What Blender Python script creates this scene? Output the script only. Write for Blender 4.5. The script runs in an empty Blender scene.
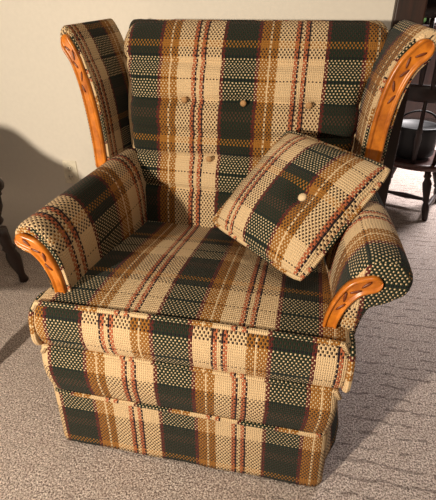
import bpy, bmesh, math, random
from mathutils import Vector, Matrix
random.seed(7)
C = bpy.context.scene.collection
PU, PV = 0.274, 0.29          # repeat of the plaid across and along, metres

# ------------------------------------------------------------------ materials
def srgb(r, g, b):
    f = lambda c: c / 12.92 if c <= 0.04045 else ((c + 0.055) / 1.055) ** 2.4
    return (f(r / 255), f(g / 255), f(b / 255), 1.0)

class NT:
    def __init__(self, name):
        self.m = bpy.data.materials.new(name); self.m.use_nodes = True
        self.t = self.m.node_tree; self.n = self.t.nodes; self.n.clear()
        self.out = self.n.new('ShaderNodeOutputMaterial')
        self.b = self.n.new('ShaderNodeBsdfPrincipled')
        self.t.links.new(self.b.outputs[0], self.out.inputs[0])
    def link(self, a, b): self.t.links.new(a, b)
    def node(self, kind, **kw):
        n = self.n.new(kind)
        for k, v in kw.items(): setattr(n, k, v)
        return n
    def math(self, op, a, b=None, c=None):
        n = self.node('ShaderNodeMath', operation=op)
        for i, v in enumerate((a, b, c)):
            if v is None: continue
            if isinstance(v, (int, float)): n.inputs[i].default_value = v
            else: self.link(v, n.inputs[i])
        return n.outputs[0]
    def mix(self, fac, a, b, mode='MIX'):
        n = self.node('ShaderNodeMix', data_type='RGBA', blend_type=mode)
        for s, v in ((n.inputs[0], fac), (n.inputs[6], a), (n.inputs[7], b)):
            if isinstance(v, (int, float)): s.default_value = v
            elif isinstance(v, tuple): s.default_value = v
            else: self.link(v, s)
        return n.outputs[2]
    def ramp(self, fac, stops, interp='LINEAR'):
        n = self.node('ShaderNodeValToRGB'); r = n.color_ramp; r.interpolation = interp
        while len(r.elements) > 1: r.elements.remove(r.elements[-1])
        r.elements[0].position = stops[0][0]; r.elements[0].color = stops[0][1]
        for p, c in stops[1:]:
            e = r.elements.new(p); e.color = c
        self.link(fac, n.inputs[0]); return n.outputs[0]
    def noise(self, vec, scale, detail=2.0, rough=0.5):
        n = self.node('ShaderNodeTexNoise'); n.inputs['Scale'].default_value = scale
        n.inputs['Detail'].default_value = detail; n.inputs['Roughness'].default_value = rough
        if vec is not None: self.link(vec, n.inputs['Vector'])
        return n.outputs[0]
    def bump(self, h, dist, strength=1.0):
        n = self.node('ShaderNodeBump'); n.inputs['Distance'].default_value = dist
        n.inputs['Strength'].default_value = strength
        self.link(h, n.inputs['Height']); self.link(n.outputs[0], self.b.inputs['Normal'])

GREEN = (0.013, 0.022, 0.013, 1); CREAM = (0.66, 0.47, 0.265, 1)
GOLD = (0.30, 0.125, 0.022, 1); MAROON = (0.10, 0.018, 0.014, 1)
NAVY = (0.014, 0.008, 0.013, 1); RUST = (0.42, 0.125, 0.055, 1)
PALE = (0.64, 0.48, 0.285, 1); BROWN = (0.075, 0.036, 0.023, 1)
DARKW = (0.036, 0.022, 0.015, 1)

def plaid(name):
    t = NT(name)
    uv = t.node('ShaderNodeUVMap').outputs[0]
    sp = t.node('ShaderNodeSeparateXYZ'); t.link(uv, sp.inputs[0])
    # slight wander of the yarns
    wob = t.math('MULTIPLY', t.math('SUBTRACT', t.noise(uv, 35, 1), 0.5), 0.0035)
    u = t.math('ADD', sp.outputs[0], wob); v = t.math('ADD', sp.outputs[1], wob)
    iu = t.math('MULTIPLY', u, 58 / PU); iv = t.math('MULTIPLY', v, 42 / PV)
    fu = t.math('FLOORED_MODULO', t.math('MULTIPLY', t.math('ADD', t.math('FLOOR', iu), 0.5), PU / 58), PU)
    fv = t.math('FLOORED_MODULO', t.math('MULTIPLY', t.math('ADD', t.math('FLOOR', iv), 0.5), PV / 42), PV)
    def sett(runs, n):
        s, k = [], 0
        for col, c in runs:
            s.append((max(0.0, (k - 0.001) / n), col)); k += c
        assert k == n, k
        return s
    warp = t.ramp(t.math('DIVIDE', fu, PU), sett([(MAROON, 2), (GOLD, 4), (CREAM, 1), (GOLD, 3), (CREAM, 8), (RUST, 2), (NAVY, 1),
                  (CREAM, 1), (RUST, 2), (NAVY, 1), (CREAM, 8), (MAROON, 1), (GREEN, 16)], 50), 'CONSTANT')
    weft = t.ramp(t.math('DIVIDE', fv, PV), sett([(PALE, 8), (NAVY, 1), (PALE, 7), (NAVY, 1), (DARKW, 3), (BROWN, 4), (DARKW, 7),
                  (GOLD, 2), (DARKW, 3), (NAVY, 1)], 37), 'CONSTANT')
    par = t.math('FLOORED_MODULO', t.math('ADD', t.math('FLOOR', iu), t.math('FLOOR', iv)), 2)
    over = t.math('GREATER_THAN', par, 0.5)          # 1: weft floats on top, narrower than its cell
    du = t.math('ABSOLUTE', t.math('SUBTRACT', t.math('FRACT', iu), 0.5)); dv = t.math('ABSOLUTE', t.math('SUBTRACT', t.math('FRACT', iv), 0.5))
    thick = t.math('ADD', t.math('MULTIPLY', t.math('GREATER_THAN', fv, PV * 17 / 37), 0.16), 0.255)      # the dark yarns are spun thicker
    over = t.math('MULTIPLY', over, t.math('MULTIPLY', t.math('LESS_THAN', du, 0.43), t.math('LESS_THAN', dv, thick)))
    col = t.mix(over, warp, weft)
    # each yarn is spun from unevenly dyed wool
    tone = t.math('ADD', t.math('MULTIPLY', t.noise(uv, 420, 2, 0.7), 1.1), 0.45)
    cc = t.node('ShaderNodeCombineXYZ')
    for i in range(3): t.link(tone, cc.inputs[i])
    col = t.mix(1.0, col, cc.outputs[0], 'MULTIPLY')
    t.link(col, t.b.inputs['Base Color'])
    t.b.inputs['Roughness'].default_value = 0.92
    t.b.inputs['Specular IOR Level'].default_value = 0.15
    t.b.inputs['Sheen Weight'].default_value = 0.05
    su = t.math('SINE', t.math('MULTIPLY', t.math('FRACT', iu), math.pi))
    sv = t.math('SINE', t.math('MULTIPLY', t.math('FRACT', iv), math.pi))
    h = t.math('MULTIPLY', su, sv)
    h = t.math('ADD', h, t.math('MULTIPLY', t.noise(uv, 600, 2), 0.5))
    t.bump(h, 0.0022, 0.9)
    return t.m

def wood(name, dark, light, rough=0.3, scale=(3, 3, 40), spec=0.5):
    t = NT(name)
    tc = t.node('ShaderNodeTexCoord'); mp = t.node('ShaderNodeMapping')
    mp.inputs['Scale'].default_value = scale; t.link(tc.outputs['Object'], mp.inputs[0])
    n = t.noise(mp.outputs[0], 3.0, 5, 0.6)
    t.link(t.ramp(n, [(0.3, dark), (0.7, light)]), t.b.inputs['Base Color'])
    t.b.inputs['Roughness'].default_value = rough
    t.b.inputs['Specular IOR Level'].default_value = spec
    t.bump(n, 0.001, 0.3)
    return t.m

def plain(name, col, rough=0.6, bump=0.0, scale=60, metal=0.0, var=0.12):
    t = NT(name)
    tc = t.node('ShaderNodeTexCoord'); n = t.noise(tc.outputs['Object'], scale, 3)
    a = tuple(c * (1 - var) for c in col[:3]) + (1,); b = tuple(min(1, c * (1 + var)) for c in col[:3]) + (1,)
    t.link(t.ramp(n, [(0.3, a), (0.7, b)]), t.b.inputs['Base Color'])
    t.b.inputs['Roughness'].default_value = rough; t.b.inputs['Metallic'].default_value = metal
    if bump: t.bump(n, bump)
    return t.m

def carpet_mat():
    t = NT('carpet')
    tc = t.node('ShaderNodeTexCoord'); o = tc.outputs['Object']
    sp = t.node('ShaderNodeSeparateXYZ'); t.link(o, sp.inputs[0])
    fleck = t.noise(o, 190, 2, 0.8)
    base = t.ramp(fleck, [(0.36, (0.08, 0.055, 0.048, 1)), (0.5, (0.52, 0.43, 0.38, 1)), (0.61, (0.95, 0.84, 0.77, 1))])
    big = t.ramp(t.noise(o, 26, 4, 0.65), [(0.35, (0, 0, 0, 1)), (0.65, (1, 1, 1, 1))])
    base = t.mix(t.math('MULTIPLY', big, 0.32), base, (0.33, 0.235, 0.20, 1))
    # loop-pile rows with broken grooves between them
    warp = t.math('MULTIPLY', t.math('SUBTRACT', t.noise(o, 14, 2), 0.5), 0.035)
    row = t.math('ADD', sp.outputs[1], warp)
    r = t.math('FRACT', t.math('MULTIPLY', row, 1 / 0.052))
    groove = t.math('LESS_THAN', r, 0.17)
    mp = t.node('ShaderNodeMapping'); mp.inputs['Scale'].default_value = (1, 1.7, 1); t.link(o, mp.inputs[0])
    brk = t.math('GREATER_THAN', t.noise(mp.outputs[0], 19, 1), 0.50)
    crisp = t.ramp(t.math('ADD', t.math('MULTIPLY', sp.outputs[0], 0.8), t.math('MULTIPLY', t.noise(o, 4, 2), 0.5)), [(0.3, (0.25,) * 3 + (1,)), (0.7, (1,) * 4)])   # grooves get fainter towards the left
    g = t.math('MULTIPLY', t.math('MULTIPLY', groove, brk), crisp)
    base = t.mix(t.math('MULTIPLY', g, 0.55), base, (0.10, 0.07, 0.062, 1))
    t.link(base, t.b.inputs['Base Color'])
    t.b.inputs['Roughness'].default_value = 0.95; t.b.inputs['Specular IOR Level'].default_value = 0.1
    h = t.math('ADD', t.math('MULTIPLY', t.noise(o, 240, 3, 0.7), 0.8), t.math('MULTIPLY', g, -1.3))
    t.bump(h, 0.008, 1.0)
    return t.m

M = {}
M['plaid'] = plaid('plaid_tweed')
M['oak'] = wood('honey_oak', (0.30, 0.075, 0.008, 1), (0.68, 0.22, 0.020, 1), 0.28, (9, 9, 9))
M['groove'] = wood('stained_groove', (0.10, 0.02, 0.004, 1), (0.18, 0.04, 0.007, 1), 0.4, (9, 9, 9))  # darker wood tone for the carved leaves
M['dark'] = wood('dark_walnut', (0.012, 0.006, 0.005, 1), (0.035, 0.014, 0.010, 1), 0.4, (20, 20, 3))
M['cherry'] = wood('dark_cherry', (0.03, 0.010, 0.007, 1), (0.10, 0.03, 0.02, 1), 0.4, (20, 3, 20))
M['jamb'] = wood('dark_casing', (0.010, 0.005, 0.003, 1), (0.045, 0.016, 0.009, 1), 0.5, (20, 20, 2))
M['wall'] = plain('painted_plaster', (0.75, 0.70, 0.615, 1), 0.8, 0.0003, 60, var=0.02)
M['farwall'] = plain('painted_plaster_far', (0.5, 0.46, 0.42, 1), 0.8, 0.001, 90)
M['carpet'] = carpet_mat()
M['plate'] = plain('ivory_plastic', (0.78, 0.72, 0.58, 1), 0.4)
M['slot'] = plain('black_slot', (0.01, 0.01, 0.01, 1), 0.6)
M['blackpad'] = plain('black_vinyl', (0.014, 0.014, 0.016, 1), 0.5)
M['greenglaze'] = plain('green_glaze', (0.05, 0.10, 0.03, 1), 0.3)
M['whiteglaze'] = plain('white_glaze', (0.7, 0.66, 0.64, 1), 0.3)
M['darkcloth'] = plain('dark_upholstery', (0.03, 0.02, 0.015, 1), 0.9, 0.001, 200)

# ------------------------------------------------------------------ mesh helpers
class MB:
    def __init__(self): self.v, self.f, self.uv, self.mi = [], [], [], []
    def add(self, verts, faces, uvs=None, mi=0):
        o = len(self.v); self.v += [tuple(p) for p in verts]
        for k, f in enumerate(faces):
            self.f.append([i + o for i in f]); self.mi.append(mi)
            self.uv.append(uvs[k] if uvs else [(self.v[i + o][0], self.v[i + o][1]) for i in f])
    def build(self, name, mats, parent=None, smooth=True, recalc=True, merge=False):
        me = bpy.data.meshes.new(name); me.from_pydata(self.v, [], self.f)
        l = me.uv_layers.new(name='UVMap'); k = 0
        for uvs in self.uv:
            for q in uvs: l.data[k].uv = q; k += 1
        for m in (mats if isinstance(mats, list) else [mats]): me.materials.append(m)
        for p, mi in zip(me.polygons, self.mi): p.use_smooth = smooth; p.material_index = mi
        me.update()
        if recalc:
            bm = bmesh.new(); bm.from_mesh(me)
            if merge: bmesh.ops.remove_doubles(bm, verts=bm.verts, dist=1e-5)
            bmesh.ops.recalc_face_normals(bm, faces=bm.faces); bm.to_mesh(me); bm.free()
        o = bpy.data.objects.new(name, me); C.objects.link(o)
        if parent: o.parent = parent
        return o

def loft(mb, rings, uvf, closed=True, caps=True, mi=0):
    """rings: list of equal-length point lists; uvf(i,j)->(u,v), i row, j column (may reach n)"""
    n = len(rings[0]); verts = [p for r in rings for p in r]; faces, uvs = [], []
    for i in range(len(rings) - 1):
        for j in range(n if closed else n - 1):
            k = (j + 1) % n
            faces.append([i * n + j, i * n + k, (i + 1) * n + k, (i + 1) * n + j])
            uvs.append([uvf(i, j), uvf(i, j + 1), uvf(i + 1, j + 1), uvf(i + 1, j)])
    if caps and closed:
        for i in (0, len(rings) - 1):
            faces.append([i * n + j for j in range(n)]); uvs.append([uvf(i, j) for j in range(n)])
    mb.add(verts, faces, uvs, mi)

def arc(pts, closed=False):
    L = [0.0]
    q = list(pts) + ([pts[0]] if closed else [])
    for a, b in zip(q, q[1:]): L.append(L[-1] + (Vector(b) - Vector(a)).length)
    return L

def spline(pts, n, closed=False):
    """Catmull-Rom through pts, n samples per span"""
    P = [Vector(p) for p in pts]; m = len(P); out = []
    for i in range(m if closed else m - 1):
        g = lambda k: P[k % m] if closed else P[max(0, min(m - 1, k))]
        a, b, c, d = g(i - 1), g(i), g(i + 1), g(i + 2)
        for s in range(n):
            t = s / n
            out.append(0.5 * ((2 * b) + (c - a) * t + (2 * a - 5 * b + 4 * c - d) * t * t + (3 * b - a - 3 * c + d) * t ** 3))
    if not closed: out.append(P[-1])
    return out

def box(mb, c, s, mi=0, rot=None):
    v = [Vector((sx * s[0] / 2, sy * s[1] / 2, sz * s[2] / 2)) for sx in (-1, 1) for sy in (-1, 1) for sz in (-1, 1)]
    if rot: v = [rot @ p for p in v]
    v = [p + Vector(c) for p in v]
    mb.add(v, [[0, 1, 3, 2], [4, 6, 7, 5], [0, 4, 5, 1], [2, 3, 7, 6], [0, 2, 6, 4], [1, 5, 7, 3]], mi=mi)

def bevel_obj(o, w, seg=3):
    b = o.modifiers.new('bevel', 'BEVEL'); b.width = w; b.segments = seg; b.limit_method = 'ANGLE'

def tube(mb, pts, r, seg=8, uv0=(0, 0), uscale=1.0, mi=0, closed=False):
    P = [Vector(p) for p in pts]; n = len(P); rings = []
    rad = r if callable(r) else (lambda t: r)
    L = arc(P); prev = None
    for i, p in enumerate(P):
        if closed: t = (P[(i + 1) % n] - P[i - 1])
        else: t = (P[min(n - 1, i + 1)] - P[max(0, i - 1)])
        t.normalize()
        if prev is None:
            a = t.orthogonal().normalized()
        else:
            a = (prev - t * prev.dot(t)).normalized()
        prev = a; b = t.cross(a); rr = rad(i / max(1, n - 1))
        rings.append([p + (a * math.cos(2 * math.pi * k / seg) + b * math.sin(2 * math.pi * k / seg)) * rr for k in range(seg)])
    if closed: rings.append(rings[0])
    circ = 2 * math.pi * (rad(0.5))
    LL = L + [L[-1] + 0.01]
    loft(mb, rings, lambda i, j: (uv0[0] + LL[i] * uscale, uv0[1] + j / seg * circ), caps=not closed, mi=mi)

def lathe(mb, prof, origin=(0, 0, 0), axis=None, seg=16, mi=0):
    """prof: (r, h) list along axis"""
    ax = Vector(axis if axis else (0, 0, 1)).normalized(); a = ax.orthogonal().normalized(); b = ax.cross(a); o = Vector(origin)
    rings = [[o + ax * h + (a * math.cos(2 * math.pi * k / seg) + b * math.sin(2 * math.pi * k / seg)) * max(r, 1e-4) for k in range(seg)] for r, h in prof]
    loft(mb, rings, lambda i, j: (j / seg * 0.05, prof[i][1]), mi=mi)

def thing(name, label, cat, loc=(0, 0, 0), rotz=0.0, group=None):
    o = bpy.data.objects.new(name, None); C.objects.link(o); o.location = loc; o.rotation_euler = (0, 0, rotz)
    o['label'] = label; o['category'] = cat; o.empty_display_size = 0.1
    if group: o['group'] = group
    return o
def tag(o, label, cat, group=None):
    o['label'] = label; o['category'] = cat
    if group: o['group'] = group
    return o
def structure(o, label):
    o['kind'] = 'structure'; o['label'] = label; o['category'] = o.name.split('_')[0]; return o
sm = lambda a, b, x: (lambda t: t * t * (3 - 2 * t))(max(0.0, min(1.0, (x - a) / (b - a))))

# ------------------------------------------------------------------ setting
WY = 1.08
mb = MB(); box(mb, (0.6, 2.2, -0.05), (8, 9.6, 0.1)); fl = mb.build('floor', M['carpet'], smooth=False)
structure(fl, 'mottled pinkish beige loop-pile carpet with broken ribbed rows')
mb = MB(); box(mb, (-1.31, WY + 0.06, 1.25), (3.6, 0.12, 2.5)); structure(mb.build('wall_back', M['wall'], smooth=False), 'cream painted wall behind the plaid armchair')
mb = MB(); box(mb, (0.54, WY + 0.045, 1.25), (0.1, 0.17, 2.5)); o = mb.build('trim_1', M['jamb'], smooth=False); bevel_obj(o, 0.006)
structure(o, 'dark brown wooden casing at the end of the cream wall')
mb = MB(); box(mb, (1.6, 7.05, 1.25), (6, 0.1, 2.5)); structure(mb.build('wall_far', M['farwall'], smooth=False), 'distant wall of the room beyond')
# outlet on the wall
ot = thing('wall_outlet', 'ivory electrical outlet plate on the cream wall, left of the armchair', 'outlet', (-0.865, WY, 0.44))
mb = MB(); box(mb, (0, -0.003, 0), (0.072, 0.006, 0.115)); o = mb.build('cover_plate', M['plate'], ot, False); bevel_obj(o, 0.003)
for dz in (-0.022, 0.022):
    mb = MB(); lathe(mb, [(0, 0), (0.015, 0), (0.015, 0.0025), (0, 0.0025)], (0, -0.006, dz), (0, -1, 0)); s = mb.build('socket', M['plate'], ot)
    mb = MB()
    for dx in (-0.006, 0.006): box(mb, (dx, -0.0087, dz + 0.002), (0.0025, 0.001, 0.008))
    mb.build('slot', M['slot'], s, False)

# ------------------------------------------------------------------ the wingback armchair
chair = thing('wingback_armchair', 'green and cream plaid wingback armchair with carved honey oak trim', 'armchair')
P = M['plaid']
SEATU = -0.241

# --- seat cushion (T shaped), swept across x
def seat_top(x, y):
    crown = 0.010 + 0.010 * (1 - (x / 0.38) ** 2)
    return 0.515 - 0.055 * sm(0.0, 0.62, y) + crown * math.sin(math.pi * min(1, max(0, (y + 0.1) / 0.72)))
def seat_sections():
    xs = [-0.382, -0.380, -0.374, -0.366] + [-0.352 + 0.016 * k for k in range(45)] + [0.366, 0.374, 0.380, 0.382]
    mbs = MB(); rows = []
    NT_, NF = 34, 12
    for x in xs:
        e = (0.382 - abs(x))
        inset = 0.03 * (1 - math.sqrt(max(0, 1 - (1 - min(1, e / 0.03)) ** 2)))   # rounded side edges
        yb = 0.64 if abs(x) < 0.333 else 0.64 + (0.10 - 0.64) * sm(0.333, 0.345, abs(x))
        row = []
        for k in range(NT_ + 1):                                     # top, back to front
            t = k / NT_; y = yb + (0.0 - yb) * t
            row.append((x, y, seat_top(x, y) - inset * 0.7))
        zt, zb = seat_top(x, 0) - inset * 0.7, 0.385 + inset * 0.4
        for k in range(1, NF + 1):                                   # front boxing, bulging
            t = k / NF; z = zt + (zb - zt) * t
            bul = 0.026 * math.sin(math.pi * min(1, t * 1.0)) ** 0.6 if 0 < t < 1 else 0.0
            row.append((x, 0.0 - bul + inset * 0.6, z))
        row.append((x, 0.03, zb)); row.append((x, yb, zb)); rows.append(row)
    n = len(rows[0])
    def uvf(i, j):
        x, y, z = rows[i][j % n]
        return (x - SEATU, 0.424 - y)
    def face_uv(i, j):
        out = []
        front = NT_ <= j < NT_ + NF
        for a, b in ((i, j), (i, j + 1), (i + 1, j + 1), (i + 1, j)):
            x, y, z = rows[a][b % n]
            if front: out.append((-(x + 0.062), 0.490 - z))
            else: out.append((x - SEATU, 0.424 - y))
        return out
    verts = [p for r in rows for p in r]; faces, uvs = [], []
    for i in range(len(rows) - 1):
        for j in range(n):
            k = (j + 1) % n
            faces.append([i * n + j, i * n + k, (i + 1) * n + k, (i + 1) * n + j]); uvs.append(face_uv(i, j))
    for i in (0, len(rows) - 1):
        faces.append([i * n + j for j in range(n)]); uvs.append([(0.19, 0.43 - rows[i][j][2]) for j in range(n)])
    verts = [((x * 0.982 if x < 0 else x), y, z) for x, y, z in verts]
    mbs.add(verts, faces, uvs)
    o = mbs.build('seat_cushion', P, chair)
    # welts: front top edge, front bottom edge, side panel edges
    for zf, dy in ((lambda x: seat_top(x, 0) + 0.001, -0.006), (lambda x: 0.390, -0.012)):
        w = MB(); tube(w, [(x, dy, zf(x) - (0.022 if abs(x) > 0.365 else 0)) for x in [-0.37 + 0.74 * k / 60 for k in range(61)]], 0.0065, 8, (-0.37 - SEATU, 0.06))
        w.build('piping', P, o)
    for s in (-1, 1):
        w = MB()
        q_ = 0.982 if s < 0 else 1.0
        loop = spline([(s * q_ * X, Y, Z) for X, Y, Z in [(0.376, 0.07, 0.500), (0.378, 0.03, 0.508), (0.379, -0.008, 0.495), (0.380, -0.020, 0.45), (0.379, -0.018, 0.405), (0.376, 0.02, 0.39), (0.376, 0.07, 0.39)]], 6)
        tube(w, loop, 0.008, 8, (0.19, 0.02)); w.build('piping', P, o)
    return o
seat_sections()

# --- front rail and side panels: U-shaped plan, lofted up in z
def wrap(name, zs, half, yfront, depth, bulge, v0, uoff=0.0, wave=0.0, th=0.02, lf=1.0, flare_r=0.0):
    """a band of fabric around front and both sides"""
    plan = []
    r = 0.03
    def path(h, yf):
        pts = [(-h, depth)] + [(-h, depth + (yf + r - depth) * k / 12) for k in range(1, 13)]
        pts += [(-h + r - r * math.cos(a), yf + r - r * math.sin(a)) for a in [math.pi / 2 * k / 6 for k in range(1, 7)]]
        pts += [(-h + r + (2 * h - 2 * r) * k / 40, yf) for k in range(1, 40)]
        pts += [(h - r + r * math.sin(a), yf + r - r * math.cos(a)) for a in [math.pi / 2 * k / 6 for k in range(0, 7)]]
        pts += [(h, yf + r + (depth - yf - r) * k / 12) for k in range(1, 13)]
        return pts
    rows = []
    zz = [zs[0] + (zs[1] - zs[0]) * k / 14 for k in range(15)]
    for z in zz:
        t = (z - zs[0]) / (zs[1] - zs[0])
        h = half[0] + (half[1] - half[0]) * t; yf = yfront[0] + (yfront[1] - yfront[0]) * t - bulge * math.sin(math.pi * t) ** 0.7
        base = path(h + bulge * 0.4 * math.sin(math.pi * t), yf)
        row = []
        for k, (x, y) in enumerate(base):
            off = wave * (1 - t) * math.sin(k * 0.55)
            row.append((x, y + off, z))
        rows.append(row)
    L = arc(rows[7]); k0 = min(range(len(rows[7])), key=lambda k: (abs(rows[7][k][0]) if rows[7][k][1] < 0.02 else 9)); mid = L[k0] - rows[7][k0][0]
    n = len(rows[0]); verts, faces, uvs = [], [], []
    uvf = lambda i, j: (L[j] - mid - SEATU + uoff, v0 - zz[i])
    rows = [[((x * lf if x < 0 else x + flare_r * sm(0.045, 0.20, y) * (1 - (z - zs[0]) / (zs[1] - zs[0])) ** 0.7), y, z) for x, y, z in r] for r in rows]
    mbx = MB(); loft(mbx, rows, uvf, closed=False, caps=False)
    o = mbx.build(name, P, chair)
    so = o.modifiers.new('cloth', 'SOLIDIFY'); so.thickness = th; so.offset = -1
    return o
wrap('front_rail', (0.225, 0.395), (0.364, 0.368), (-0.004, -0.002), 0.78, 0.016, 0.452, uoff=0.008, lf=1.045)
wrap('skirt', (0.012, 0.236), (0.373, 0.366), (-0.004, -0.004), 0.78, 0.0, 0.283, uoff=0.008, wave=0.0012, th=0.008, lf=1.06, flare_r=0.05)
ZS = 0.230
w = MB(); tube(w, [(-0.366 * 1.04, 0.2, ZS), (-0.366 * 1.04, 0.03, ZS), (-0.345 * 1.04, -0.008, ZS)] + [(-0.33 + 0.66 * k / 50, -0.012, ZS) for k in range(51)] + [(0.345, -0.008, ZS), (0.366, 0.03, ZS), (0.366, 0.2, ZS)], 0.006, 8, (-0.5 - SEATU, 0.03))
w.build('piping', P, chair)
mb = MB(); box(mb, (0, 0.40, 0.245), (0.69, 0.74, 0.29)); mb.build('base_frame', M['darkcloth'], chair, False)
for sx in (-1, 1):
    for y in (0.09, 0.70):
        mb = MB(); lathe(mb, [(0, 0), (0.020, 0), (0.022, 0.02), (0.026, 0.10), (0, 0.10)], (sx * 0.30, y, 0.0)); mb.build('leg', M['oak'], chair)

# --- arms
ARM = [(.338, .40), (.338, .50), (.343, .585), (.358, .650), (.388, .692), (.422, .700), (.452, .682), (.462, .650), (.448, .622), (.422, .610), (.404, .580), (.392, .50), (.388, .40)]
ARM_FACE = [(.356, .515), (.361, .56), (.376, .607), (.400, .642), (.430, .656)]
def arm_shift(y, sx=1): return -0.030 * sm(0.1, 0.75, y) * (1 if sx > 0 else 0.1) - (0.035 if sx < 0 else 0.0)
def make_arm(sx, ufun):
    big = {(.452, .682): (.458, .690), (.462, .650): (.482, .655), (.448, .622): (.474, .614), (.422, .610): (.440, .592), (.404, .580): (.408, .570)}
    prof = spline([big.get(q, q) if sx > 0 else q for q in ARM], 6, closed=True)
    Lp = arc([(p.x, p.y, 0) for p in prof], True)
    cx, cz = 0.40, 0.60
    ys = [(0.052, 0.72), (0.054, 0.86), (0.062, 0.955), (0.076, 1.0)] + [(0.076 + 0.03 * k, 1.0) for k in range(1, 23)]
    rows = []
    for y, sc in ys:
        row = []
        for p in prof:
            if sc < 1:
                x, z = p.x + (0.0), p.y
                d = (1 - sc) * 0.06
                vx, vz = cx - x, (0.645 if z > 0.6 else z) - z
                if z <= 0.6: vx = 0.365 - x if abs(0.365 - x) > 1e-6 else 0; vz = 0
                l = math.hypot(vx, vz) or 1
                x += vx / l * min(d, l); z += vz / l * min(d, l)
            else: x, z = p.x, p.y
            row.append((sx * (x + arm_shift(y, sx)), y, z))
        rows.append(row)
    yl = [y for y, s in ys]; yl[1], yl[2] = 0.050, 0.061
    jz = min(range(len(prof)), key=lambda k: abs(prof[k].y - 0.62) + (prof[k].x > 0.38))
    mbx = MB(); dv = 0.15 if sx > 0 else 0.0
    loft(mbx, rows[1:], lambda i, j: (ufun(yl[i + 1]), -(Lp[j] - Lp[jz]) + dv), caps=False)
    n = len(prof); u0 = PU * 0.66 if sx > 0 else PU * 0.05
    loft(mbx, rows[:2], lambda i, j: (abs(rows[i][j % n][0]) - 0.385 + u0, rows[i][j % n][2] - 0.575), caps=False)
    for r in (rows[0], rows[-1]):
        mbx.add(r, [list(range(n))], [[(abs(p[0]) - 0.385 + u0, p[2] - 0.575) for p in r]])
    o = mbx.build('arm', P, chair, merge=True)
    return o

def facing(name, parent, path2, widths, yfun, depth, sx, xf=lambda s, x: x, n=7):
    xmap = lambda x: sx * xf(sx, x)
    """carved wooden strip: path in (x,z), swept cross-section with a bead and a hollow"""
    pts = spline([(a, b, w) for (a, b), w in zip(path2, widths)], n)
    sec = [(-1, 0.0), (-1, .55), (-.93, .85), (-.78, 1.0), (-.62, .95), (-.52, .70), (-.40, .66), (0, .80), (.40, .66), (.52, .70), (.62, .95), (.78, 1.0), (.93, .85), (1, .55), (1, 0.0)]
    rows = []; m = len(pts)
    for i, p in enumerate(pts):
        a = pts[max(0, i - 1)]; b = pts[min(m - 1, i + 1)]
        t = Vector((b.x - a.x, b.y - a.y)).normalized(); nx, nz = -t.y, t.x
        rows.append([(xmap(p.x + nx * q * p.z), yfun(p.y) - d * depth, p.y + nz * q * p.z) for q, d in sec])
    # rounded scroll end
    e = pts[-1]; a = pts[-2]; t = Vector((e.x - a.x, e.y - a.y)).normalized(); nx, nz = -t.y, t.x
    for k in range(1, 7):
        ang = math.pi / 2 * k / 6; f, g = math.cos(ang), math.sin(ang)
        f = max(f, 0.06)
        rows.append([(xmap(e.x + t.x * g * e.z + nx * q * e.z * f), yfun(e.y) - d * depth * (0.6 + 0.4 * f), e.y + t.y * g * e.z + nz * q * e.z * f) for q, d in sec])
    mbx = MB(); loft(mbx, rows, lambda i, j: (0, 0))
    return mbx.build(name, M['oak'], parent), pts

def carve(parent, pts, i0, i1, count, yfun, depth, sx, size=0.012, xf=lambda s, x: x):
    """leaf shapes along the strip, in a darker wood tone"""
    for k in range(count):
        f = i0 + (i1 - i0) * k / max(1, count - 1); i = int(f); p = pts[i]; b = pts[min(len(pts) - 1, i + 1)]
        t = Vector((b.x - p.x, b.y - p.y)).normalized(); nx, nz = -t.y, t.x
        side = 1 if k % 2 else -1
        ax = (t + Vector((nx, nz)) * 0.45 * side).normalized(); bx = Vector((-ax.y, ax.x))
        c = Vector((p.x, p.y)) + Vector((nx, nz)) * side * p.z * 0.16
        ring = lambda s, h: [(sx * xf(sx, c.x + ax.x * size * s * math.cos(u) + bx.x * size * 0.24 * s * math.sin(u)), yfun(p.y) - depth * h,
                              c.y + ax.y * size * s * math.cos(u) + bx.y * size * 0.24 * s * math.sin(u)) for u in [2 * math.pi * q / 12 for q in range(12)]]
        mbx = MB(); loft(mbx, [ring(1.0, 0.6), ring(0.95, 0.86), ring(0.5, 0.92)], lambda i, j: (0, 0))
        mbx.build('carved_leaf', M['groove'], parent)

arms = {}
for sx in (-1, 1):
    if sx < 0: uf = lambda y: (y - 0.235) * 0.62 + PU * 0.67
    else: uf = lambda y: (y - 0.125) * 0.80
    a = make_arm(sx, uf); arms[sx] = a
    yf = lambda z: 0.056
    ax_ = lambda s, x: x - (0.035 if s < 0 else 0.022)
    f, pts = facing('arm_facing', a, ARM_FACE, [.015, .016, .018, .021, .020], yf, 0.016, sx, ax_)
    if sx > 0: f.location.z = -0.014; f.location.x = -0.006
    f['label'] = 'glossy carved honey oak arm front'
    carve(f, pts, 12, 25, 4, yf, 0.016, sx, 0.013, ax_)
    if sx > 0: continue
    w = MB(); tube(w, [(sx * (p.x - (0.035 if sx < 0 else 0)), yf(0) - 0.001, p.y) for p in spline([(.336, .505), (.340, .56), (.352, .612), (.378, .655), (.412, .680), (.446, .674)], 6)], 0.005, 8, (0.1, 0.0))
    w.build('piping', P, a)

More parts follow.
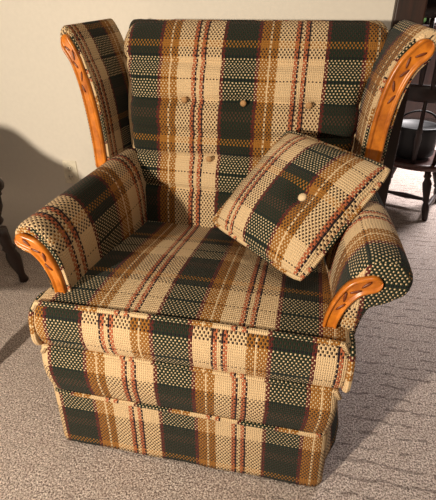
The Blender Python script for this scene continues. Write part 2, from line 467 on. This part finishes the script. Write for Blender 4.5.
# --- wings
WING = [(.398, .64), (.398, .75), (.402, .86), (.416, .955), (.440, 1.015), (.470, 1.060), (.503, 1.090), (.533, 1.084), (.544, 1.052), (.524, 1.024), (.498, .998), (.478, .95), (.466, .86), (.462, .75), (.460, .64)]
WING_FACE = [(.431, .668), (.432, .76), (.437, .86), (.450, .945), (.472, 1.005), (.503, 1.043)]
def flare(sx, x): return x if sx > 0 else (x if x < .43 else .43 + (x - .43) * 0.62)
def wing_front(z): return 0.575 - 0.02 * sm(0.7, 1.05, z)
def make_wing(sx, ufun, dv):
    prof = spline(WING, 6, closed=True); Lp = arc([(p.x, p.y, 0) for p in prof], True)
    steps = [(-0.016, 0.012), (-0.012, 0.004), (0.0, 0.0)] + [(0.03 * k, 0.0) for k in range(1, 10)]
    rows = []
    for dy, ins in steps:
        row = []
        for p in prof:
            mx = 0.431 if p.y < .9 else 0.431 + (0.500 - 0.431) * sm(.9, 1.04, p.y)
            mz = p.y if p.y < 1.0 else 1.047 + (p.y - 1.047) * 0.8
            vx, vz = mx - p.x, 0; l = abs(vx) or 1
            x = p.x + vx / l * min(ins, l); z = p.y + (ins * -1 if p.y > 1.06 else 0)
            # the wing leans in to meet the back and its top falls away towards the rear
            t = max(0, dy) / 0.27
            row.append((sx * (flare(sx, x) - 0.02 * t), wing_front(p.y) + dy, z + 0.012 * t * sm(.9, 1.05, z)))
        rows.append(row)
    dl = [d for d, i in steps]
    jz = min(range(len(prof)), key=lambda k: abs(prof[k].y - 0.92) + (prof[k].x > 0.43))
    mbx = MB(); loft(mbx, rows, lambda i, j: (ufun(dl[i]), -(Lp[j] - Lp[jz]) + 0.137 + dv))
    return mbx.build('wing', P, chair)
for sx in (-1, 1):
    uf = (lambda d: d + PU * 0.36) if sx < 0 else (lambda d: PU * 0.22 - d * 0.45)
    a = make_wing(sx, uf, 0.0 if sx < 0 else 0.15)
    yf = lambda z: wing_front(z) - 0.014
    f, pts = facing('wing_facing', a, WING_FACE, [.024, .024, .024, .025, .026, .027], yf, 0.016, sx, flare)
    f['label'] = 'glossy carved honey oak wing front'
    carve(f, pts, 19, 33, 5, yf, 0.016, sx, 0.015, flare)
    for off in ((-1, 0.029), (1, 0.029)):
        w = MB()
        path = []
        for i, p in enumerate(pts):
            q = pts[min(len(pts) - 1, i + 1)]; r = pts[max(0, i - 1)]
            t = Vector((q.x - r.x, q.y - r.y)).normalized()
            path.append((sx * flare(sx, p.x - t.y * off[0] * off[1]), yf(p.y) + 0.001, p.y + t.x * off[0] * off[1]))
        tube(w, path, 0.005, 8, (0.1, 0.0)); w.build('piping', P, a)

# --- back cushion: rings in (x,y) stacked up, front face tufted
BTN = [(-0.165, 0.875), (0.03, 0.872), (0.235, 0.872), (-0.075, 0.695), (0.13, 0.69)]
def back_front(z):
    return 0.605 + 0.05 * sm(0.45, 0.8, z) + 0.085 * sm(0.75, 1.1, z)
def make_back():
    zs = [0.43 + 0.010 * k for k in range(61)] + [1.040, 1.050, 1.060, 1.069, 1.077, 1.084, 1.090, 1.095, 1.099, 1.101, 1.102]
    nx = 56; rows = []
    def half(z): return 0.335 + 0.03 * sm(0.45, 0.85, z) + 0.024 * sm(0.9, 1.03, z)
    for z in zs:
        top = max(0, (z - 0.985) / 0.1175)
        wr = 1 + (0.03 * sm(.5, .8, z) + 0.05 * sm(0.88, 1.03, z)) / half(z); wl = 1 + (0.008 + 0.012 * sm(.9, 1.03, z)) / half(z)
        roll = 0.075 * (1 - math.sqrt(max(0, 1 - min(1, top) ** 2)))
        yf = back_front(z) + roll; yb = 0.83 - 0.035 * min(1, top) ** 2
        h = half(z) - 0.05 * (1 - math.sqrt(max(0, 1 - min(1, top) ** 2)))
        row = []
        for k in range(nx + 1):
            s = -1 + 2 * k / nx; x = h * math.copysign(1 - (1 - abs(s)) ** 1.15, s) if False else h * s
            x *= wr if x > 0 else wl
            e = 1 - abs(s)
            edge = 0.05 * (1 - min(1, e / 0.10)) ** 2
            bulge = -0.022 * (1 - s * s)
            y = yf + edge + bulge * (1 - min(1, top))
            # pulled channels between the rows of buttons
            for zc in (0.985, 0.872, 0.775, 0.695, 0.59):
                y += 0.018 * math.exp(-((z - zc - 0.004 * math.sin(9 * x + zc * 30)) / 0.011) ** 2) * (1 - min(1, top))
            for bx, bz in BTN:
                d2 = ((x - bx) / 0.045) ** 2 + ((z - bz) / 0.04) ** 2
                y += 0.016 * math.exp(-d2)
            row.append((x, y, z))
        hr, hl = h * wr, h * wl
        for k in range(1, 6): row.append((hr, row[nx][1] + (yb - row[nx][1]) * k / 5, z))
        for k in range(1, 12): row.append((hr - (hr + hl) * k / 12, yb, z))
        for k in range(0, 5): row.append((-hl, yb + (row[0][1] - yb) * k / 5, z))
        rows.append(row)
    sc = 0.274 / 0.318
    mid = [r[nx // 2] for r in rows]; L = arc(mid)
    jref = min(range(len(zs)), key=lambda k: abs(zs[k] - 1.0))
    n = len(rows[0]); 
    def uvf(i, j):
        z = rows[i][0][2]
        if j <= nx: u = rows[i][j][0]
        else: u = rows[i][nx][0] + (arc(rows[30])[j % n] - arc(rows[30])[nx] if j < n else arc(rows[30], True)[n] - arc(rows[30])[nx])
        return ((u + 0.258) * sc, -(L[i] - L[jref]) * sc)
    A = arc(rows[30], True)
    def uvf(i, j):
        u = rows[i][j][0] if j <= nx else rows[i][nx][0] + A[j] - A[nx]
        return ((u + 0.258) * sc, -(L[i] - L[jref]) * sc)
    mbx = MB(); loft(mbx, rows, uvf)
    o = mbx.build('back_cushion', P, chair)
    for bx, bz in BTN:
        y = back_front(bz) - 0.022 * (1 - (bx / .37) ** 2) + 0.010
        mbx = MB(); lathe(mbx, [(0.0, -0.004), (0.0085, -0.003), (0.0105, 0.002), (0.009, 0.005), (0.005, 0.007), (0, 0.0075)], (bx, y, bz), (0, -1, -0.15))
        b = mbx.build('button', M['button'], o)
    for s in (-1, 1):
        ex = lambda z: (0.03 * sm(.5, .8, z) + 0.05 * sm(0.88, 1.03, z)) if s > 0 else (0.008 + 0.012 * sm(.9, 1.03, z))
        w = MB(); tube(w, [(s * (half(z) + ex(z) + 0.001), back_front(z) + 0.052, z) for z in [0.46 + 0.012 * k for k in range(44)]] + [(s * (half(1.0) + ex(1.0) - 0.004), back_front(1.0) + 0.07, 1.01), (s * (half(1.0) + ex(1.0) - 0.012), back_front(1.0) + 0.095, 1.04)], 0.008, 8, (0.165, 0.0), 0.0)
        w.build('piping', P, o)
M['button'] = plain('covered_button', (0.40, 0.22, 0.09, 1), 0.8, 0.0005, 400)
M['creambutton'] = plain('cream_button', (0.66, 0.50, 0.30, 1), 0.7, 0.0005, 400)
make_back()
# outside back
rows = []
for z, h, y0 in [(0.14, .365, .80), (0.4, .372, .80), (0.7, .40, .815), (0.9, .418, .83), (0.99, .42, .838), (1.03, .40, .842), (1.048, .36, .846)]:
    rows.append([(-h, y0 - 0.03, z), (-h * .5, y0 - 0.03, z), (h * .5, y0 - 0.03, z), (h, y0 - 0.03, z), (h, y0 + 0.03, z), (h * .5, y0 + 0.04, z), (-h * .5, y0 + 0.04, z), (-h, y0 + 0.03, z)])
mb = MB(); loft(mb, rows, lambda i, j: (rows[i][j % 8][0], rows[i][j % 8][2])); o = mb.build('outside_back', P, chair, False); bevel_obj(o, 0.012)

# ------------------------------------------------------------------ throw pillow
pil = thing('throw_pillow', 'square plaid throw pillow leaning in the corner of the armchair seat', 'pillow')
R = Matrix(((1, 0, 0), (0, 1, 0), (0, 0, 1)))
pa, pb, pg = PILLOW_ANG = (0.6890, 0.09, -0.77)
ca, sa, cb, sb, cg, sg = math.cos(pa), math.sin(pa), math.cos(pb), math.sin(pb), math.cos(pg), math.sin(pg)
R = Matrix(((cg, -sg, 0), (sg, cg, 0), (0, 0, 1))) @ Matrix(((1, 0, 0), (0, ca, -sa), (0, sa, ca))) @ Matrix(((cb, 0, sb), (0, 1, 0), (-sb, 0, cb)))
pil.matrix_world = Matrix.Translation((0.219, 0.379, 0.683)) @ R.to_4x4()
PL, PH = 0.185, 0.072
def pshape(s, t, side):
    x, y = s * PL, t * PL
    # corners stay out, sides pull in a little
    cr = 1 - 0.055 * (abs(s) * abs(t)) ** 5
    x *= (1 - 0.03 * (1 - t * t) * abs(s)) * cr; y *= (1 - 0.03 * (1 - s * s) * abs(t)) * cr
    z = PH * ((1 - abs(s) ** 2.6) * (1 - abs(t) ** 2.6)) ** 0.62
    if side > 0:
        for bx, by in ((0.06, -0.005),):
            z -= 0.022 * math.exp(-(((x - bx) / 0.03) ** 2 + ((y - by) / 0.03) ** 2))
    return (x, y, side * z)
N = 40
for side, nm in ((1, 'front_cover'), (-1, 'back_cover')):
    g = [[pshape(-1 + 2 * i / N, -1 + 2 * j / N, side) for j in range(N + 1)] for i in range(N + 1)]
    mb = MB(); loft(mb, g, lambda i, j: ((-1 + 2 * i / N) * PL + PL + 0.030, (-1 + 2 * j / N) * PL + PL + 0.045), closed=False, caps=False)
    o = mb.build(nm, P, pil, recalc=False)
    if side > 0:
        o.data.flip_normals() if o.data.polygons[0].normal.z < 0 else None
        lz = pshape(0.06 / PL, -0.005 / PL, 1)[2]
        mb = MB(); lathe(mb, [(0, -0.004), (0.010, -0.003), (0.0125, 0.002), (0.010, 0.006), (0.006, 0.008), (0, 0.009)], (0.06, -0.005, lz + 0.001), (0, 0, 1)); mb.build('button', M['creambutton'], o)
edge = []
for a in range(4):
    for k in range(20):
        q = -1 + 2 * k / 20
        s, t = [(q, -1), (1, q), (-q, 1), (-1, -q)][a]
        edge.append(pshape(s, t, 1)[:2] + (0.0,))
w = MB(); tube(w, edge, 0.0065, 8, (0.02, 0.0), 1.0, closed=True); w.build('piping', P, pil)

# ------------------------------------------------------------------ dark armchair off to the left
def turned(mb, p0, p1, prof, seg=12):
    p0, p1 = Vector(p0), Vector(p1); L = (p1 - p0).length
    lathe(mb, [(0, 0)] + [(r, h * L) for r, h in prof] + [(0, L)], p0, p1 - p0, seg)
LEGP = [(.016, 0.0), (.022, .03), (.018, .08), (.016, .15), (.028, .35), (.032, .48), (.022, .60), (.030, .66), (.022, .70), (.026, .80), (.030, 1.0)]
lc = thing('wooden_armchair', 'dark wooden armchair with turned legs at the left edge of the picture', 'armchair', (-1.20, 0.35, 0), 0.0)
def lpart(name, fn, mat):
    mbx = MB(); fn(mbx); return mbx.build(name, mat, lc)
W = lambda x, y, z: (x + 1.20, y - 0.35, z)
fr, ff, br, bf = (-0.83, 0.14), (-1.04, 0.72), (-1.42, 0.02), (-1.60, 0.56)
quad = [fr, ff, bf, br]
def slab(mbx, z0, z1, sc=1.0):
    cx = sum(p[0] for p in quad) / 4; cy = sum(p[1] for p in quad) / 4
    v = [W(cx + (p[0] - cx) * sc, cy + (p[1] - cy) * sc, z) for z in (z0, z1) for p in quad]
    mbx.add(v, [[0, 1, 2, 3], [4, 7, 6, 5], [0, 4, 5, 1], [1, 5, 6, 2], [2, 6, 7, 3], [3, 7, 4, 0]])
o = lpart('seat_frame', lambda m: slab(m, 0.27, 0.34), M['dark']); o.data.polygons.foreach_set('use_smooth', [False] * 6); bevel_obj(o, 0.012)
o = lpart('seat_pad', lambda m: slab(m, 0.34, 0.42, 0.97), M['darkcloth']); bevel_obj(o, 0.03, 4)
feet = {fr: (-0.80, 0.13), ff: (-1.012, 0.757), br: (-1.44, 0.0), bf: (-1.62, 0.58)}
for q, fpt in feet.items():
    lpart('leg', lambda m: turned(m, W(fpt[0], fpt[1], 0), W(q[0] * .985 - .015, q[1], 0.29), LEGP), M['dark'])
for q in (fr, ff):
    lpart('arm_post', lambda m: turned(m, W(q[0], q[1], 0.32), W(q[0] + 0.05, q[1] - 0.01, 0.49), [(.018, 0), (.024, .1), (.014, .2), (.022, .5), (.014, .8), (.020, .85), (.016, .9), (.022, 1.0)]), M['dark'])
    lpart('arm_knob', lambda m: lathe(m, [(0.03 * math.sin(a), -0.03 * math.cos(a)) for a in [math.pi * k / 10 for k in range(11)]], W(q[0] + 0.053, q[1] - 0.01, 0.505)), M['dark'])
for q, b in ((fr, br), (ff, bf)):
    # upholstered side under a swept arm that climbs towards the back
    def side(m):
        top = [(0.0, 0.57), (0.04, 0.64), (0.10, 0.688), (0.19, 0.715), (0.28, 0.748), (0.36, 0.79), (0.44, 0.82), (0.60, 0.83), (1.0, 0.83)]
        top = spline([(a, z, 0) for a, z in top], 5)
        rr = []
        d = Vector((b[0] - q[0], b[1] - q[1])); nrm = Vector((-d.y, d.x)).normalized() * 0.035
        for p in top:
            x, y = q[0] + d.x * p.x, q[1] + d.y * p.x
            rr.append([W(x + nrm.x, y + nrm.y, 0.30), W(x + nrm.x, y + nrm.y, p.y - .02), W(x + nrm.x * .6, y + nrm.y * .6, p.y), W(x - nrm.x * .6, y - nrm.y * .6, p.y), W(x - nrm.x, y - nrm.y, p.y - .02), W(x - nrm.x, y - nrm.y, 0.30)])
        loft(m, rr, lambda i, j: (i * .02, j * .1))
    if q is fr: lpart('side_panel', side, M['darkcloth'])
def backp(m):
    rr = []
    d = Vector((bf[0] - br[0], bf[1] - br[1])); nrm = Vector((-d.y, d.x)).normalized() * 0.04
    for k in range(17):
        s = k / 16; x, y = br[0] + d.x * s, br[1] + d.y * s; zt = 0.83 + 0.06 * math.sin(math.pi * s)
        rr.append([W(x + nrm.x, y + nrm.y, 0.30), W(x + nrm.x * 1.2 - .06, y + nrm.y, zt), W(x - nrm.x - .06, y - nrm.y, zt), W(x - nrm.x, y - nrm.y, 0.30)])
    loft(m, rr, lambda i, j: (i * .02, j * .1))
o = lpart('backrest', backp, M['darkcloth']); bevel_obj(o, 0.015)

# ------------------------------------------------------------------ beyond the casing, right: dining chairs, table, hutch
SPIN = [(.011, 0), (.013, .10), (.016, .30), (.020, .42), (.015, .50), (.019, .54), (.012, .60), (.010, 1.0)]
CLEG = [(.014, 0), (.017, .05), (.022, .22), (.020, .30), (.014, .36), (.022, .40), (.017, .44), (.024, .60), (.027, .72), (.016, .82), (.024, .86), (.018, .90), (.020, 1.0)]
def windsor(name, label, loc, rz, pad=False, group=None):
    t = thing(name, label, 'chair', loc, rz, group)
    SH, SR = 0.335, 0.21
    mbx = MB(); rr = []
    for z, s in ((SH - 0.04, 0.90), (SH - 0.03, 0.98), (SH - 0.012, 1.0), (SH, 0.97), (SH - 0.006, 0.75), (SH - 0.010, 0.3)):
        rr.append([(SR * s * (1.08 if True else 1) * math.copysign(abs(math.cos(a)) ** 0.8, math.cos(a)), SR * s * math.copysign(abs(math.sin(a)) ** 0.8, math.sin(a)), z) for a in [2 * math.pi * k / 32 for k in range(32)]])
    loft(mbx, rr, lambda i, j: (0, 0)); mbx.build('seat', M['cherry'], t)
    ft = {}
    for sx in (-1, 1):
        for sy in (-1, 1):
            mbx = MB(); a, b = (sx * 0.175, sy * 0.175, 0), (sx * 0.115, sy * 0.115, SH - 0.035); turned(mbx, a, b, CLEG); mbx.build('leg', M['dark'], t)
            ft[sx, sy] = (Vector(a) * 0.78 + Vector(b) * 0.22)
    for a, b in (((-1, -1), (-1, 1)), ((1, -1), (1, 1))):
        mbx = MB(); turned(mbx, ft[a], ft[b], [(.008, 0), (.011, .2), (.018, .5), (.011, .8), (.008, 1)]); mbx.build('stretcher', M['dark'], t)
    mbx = MB(); turned(mbx, (ft[-1, -1] + ft[-1, 1]) / 2, (ft[1, -1] + ft[1, 1]) / 2, [(.008, 0), (.011, .2), (.018, .5), (.011, .8), (.008, 1)]); mbx.build('stretcher', M['dark'], t)
    # bent arm bow on turned spindles (back is +y)
    bow = [(0.25 * math.cos(a), 0.02 + 0.235 * math.sin(a), 0.735 + 0.0 * math.sin(a)) for a in [math.radians(-25 + 230 * k / 24) for k in range(25)]]
    mbx = MB(); loft(mbx, [[Vector(p) + Vector((p[0], p[1], 0)).normalized() * (0.014 * math.cos(q)) + Vector((0, 0, 0.045 * math.sin(q))) for q in [math.pi / 6 * k for k in range(12)]] for p in bow], lambda i, j: (0, 0)); mbx.build('arm_bow', M['dark'], t)
    for deg in (-14, 24, 62, 100, 138, 176, 200):
        a = math.radians(deg); p0 = (0.185 * math.cos(a), 0.165 * math.sin(a), SH - 0.01); p1 = (0.25 * math.cos(a), 0.02 + 0.235 * math.sin(a), 0.70)
        mbx = MB(); turned(mbx, p0, p1, SPIN); mbx.build('spindle', M['dark'], t)
    # tall back: spindles and crest
    for k in range(5):
        x = -0.12 + 0.06 * k
        mbx = MB(); turned(mbx, (x, 0.25, 0.76), (x * 1.35, 0.31, 1.11), SPIN); mbx.build('back_spindle', M['dark'], t)
    mbx = MB(); rr = []
    for k in range(13):
        s = -1 + k / 6; x = 0.20 * s; y = 0.315 - 0.02 * s * s; h = 0.06 * (1 - 0.35 * s * s)
        rr.append([(x, y - .010, 1.09), (x, y - .005, 1.09 + h), (x, y + .012, 1.09 + h), (x, y + .012, 1.09)])
    loft(mbx, rr, lambda i, j: (0, 0)); mbx.build('crest_rail', M['dark'], t)
    if pad:
        mbx = MB(); lathe(mbx, [(0, 0), (.16, 0), (.175, .012), (.172, .03), (.13, .04), (0, .042)], (0, 0, SH - 0.008), seg=32); mbx.build('seat_pad', M['blackpad'], t)
    return t
windsor('dining_chair', 'dark captain style dining chair with turned legs beyond the casing', (0.90, 2.08, 0), math.radians(156.4))
bk = thing('round_basket', 'round black basket with a thin arched handle resting on the dining chair seat', 'basket', (0.875, 2.07, 0.337))
mb = MB(); lathe(mb, [(0, 0), (.105, 0), (.125, .02), (.135, .17), (.135, .185), (.128, .188), (.12, .18), (0, .178)], seg=32); mb.build('bowl', M['blackpad'], bk)
mb = MB(); tube(mb, [(0.13 * math.cos(a), 0.0, 0.175 + 0.09 * math.sin(a)) for a in [math.pi * k / 24 for k in range(25)]], 0.006, 8); o = mb.build('handle', M['slot'], bk); bk.rotation_euler = (0, 0, 0.25)
hu = thing('hutch', 'tall dark wooden hutch in the far room at the upper right', 'cabinet', (1.85, 4.6, 0))
mb = MB(); box(mb, (0, 0, 0.50), (1.5, 0.45, 0.96)); o = mb.build('base_cabinet', M['dark'], hu, False); bevel_obj(o, 0.01)
for x in (-.70, .70):
    for y in (-.17, .17):
        mb = MB(); lathe(mb, [(0, 0), (.025, 0), (.03, .03), (0, .03)], (x, y, 0)); mb.build('foot', M['dark'], hu)
for x in (-.37, .37):
    mb = MB(); box(mb, (x, -0.23, 0.5), (0.68, 0.02, 0.82)); d = mb.build('door', M['dark'], hu, False); bevel_obj(d, 0.006)
    mb = MB(); lathe(mb, [(0, 0), (.012, 0), (.018, .015), (.012, .028), (0, .03)], (x - math.copysign(.28, x), -0.24, 0.55), (0, -1, 0)); mb.build('knob', M['jamb'], d)
mb = MB(); box(mb, (0, 0.2, 1.42), (1.5, 0.03, 0.9)); mb.build('back_panel', M['dark'], hu, False)
for x in (-.735, .735):
    mb = MB(); box(mb, (x, 0.05, 1.42), (0.03, 0.33, 0.9)); mb.build('side_panel', M['dark'], hu, False)
for z in (1.13, 1.5):
    mb = MB(); box(mb, (0, 0.05, z), (1.44, 0.30, 0.05)); mb.build('shelf', M['dark'], hu, False)
mb = MB(); box(mb, (0, 0.05, 1.89), (1.5, 0.34, 0.04)); mb.build('top', M['dark'], hu, False)
v = thing('green_crock', 'squat green crock on the counter of the far hutch', 'crock', (1.215, 4.45, 0.98))
mb = MB(); lathe(mb, [(0, 0), (.045, 0), (.065, .03), (.062, .07), (.045, .09), (.05, .098), (.04, .098), (.035, .085), (0, .08)], seg=20); mb.build('body', M['greenglaze'], v)
v = thing('white_cup', 'small white cup beside the green crock on the far hutch', 'cup', (1.335, 4.42, 0.98))
mb = MB(); lathe(mb, [(0, 0), (.022, 0), (.03, .02), (.036, .075), (.033, .075), (.026, .02), (0, .015)], seg=20); mb.build('body', M['whiteglaze'], v)
mb = MB(); tube(mb, [(0.033 + 0.02 * math.sin(a), 0, 0.04 - 0.02 * math.cos(a)) for a in [math.pi * k / 8 for k in range(9)]], 0.004, 6); mb.build('handle', M['whiteglaze'], v)

# ------------------------------------------------------------------ light
def light(name, kind, loc, power, col, size=0.1, target=None, **kw):
    d = bpy.data.lights.new(name, kind); d.energy = power; d.color = col
    if kind == 'POINT': d.shadow_soft_size = size
    if kind == 'AREA': d.size = size
    for k, v in kw.items(): setattr(d, k, v)
    o = bpy.data.objects.new(name, d); C.objects.link(o); o.location = loc
    if target: o.rotation_euler = (Vector(target) - Vector(loc)).to_track_quat('-Z', 'Y').to_euler()
    return o
light('table_lamp_bulb', 'POINT', (-0.98, -1.75, 1.16), 290, (1.0, 0.86, 0.68), 0.045)
light('overhead_fill', 'AREA', (0.1, -0.5, 2.4), 11, (1.0, 0.84, 0.66), 0.6, (0.1, 0.3, 0))  # unseen fill light, added to brighten the seat top and left arm
light('dining_window', 'AREA', (2.2, 3.6, 2.4), 120, (1.0, 0.93, 0.92), 1.0, (1.4, 3.1, 0), spread=math.radians(105))
w = bpy.data.worlds.new('room'); bpy.context.scene.world = w; w.use_nodes = True
w.node_tree.nodes['Background'].inputs[0].default_value = (1.0, 0.77, 0.60, 1); w.node_tree.nodes['Background'].inputs[1].default_value = 0.055

# ------------------------------------------------------------------ camera
cam = bpy.data.cameras.new('camera'); co = bpy.data.objects.new('camera', cam); C.objects.link(co)
yaw, pitch = -0.20521, 0.51489
fwd = Vector((math.sin(yaw) * math.cos(pitch), math.cos(yaw) * math.cos(pitch), -math.sin(pitch)))
co.location = (0.24037, -0.73739, 1.14); co.rotation_euler = fwd.to_track_quat('-Z', 'Y').to_euler()
cam.sensor_fit = 'VERTICAL'; cam.sensor_height = 24.0; cam.lens = 24.0 * 431.1 / 500
cam.clip_start = 0.02
sc = bpy.context.scene; sc.camera = co
vs = sc.view_settings; vs.view_transform = 'Standard'; vs.look = 'None'; vs.gamma = 1.0; vs.exposure = 0.0; vs.use_curve_mapping = False
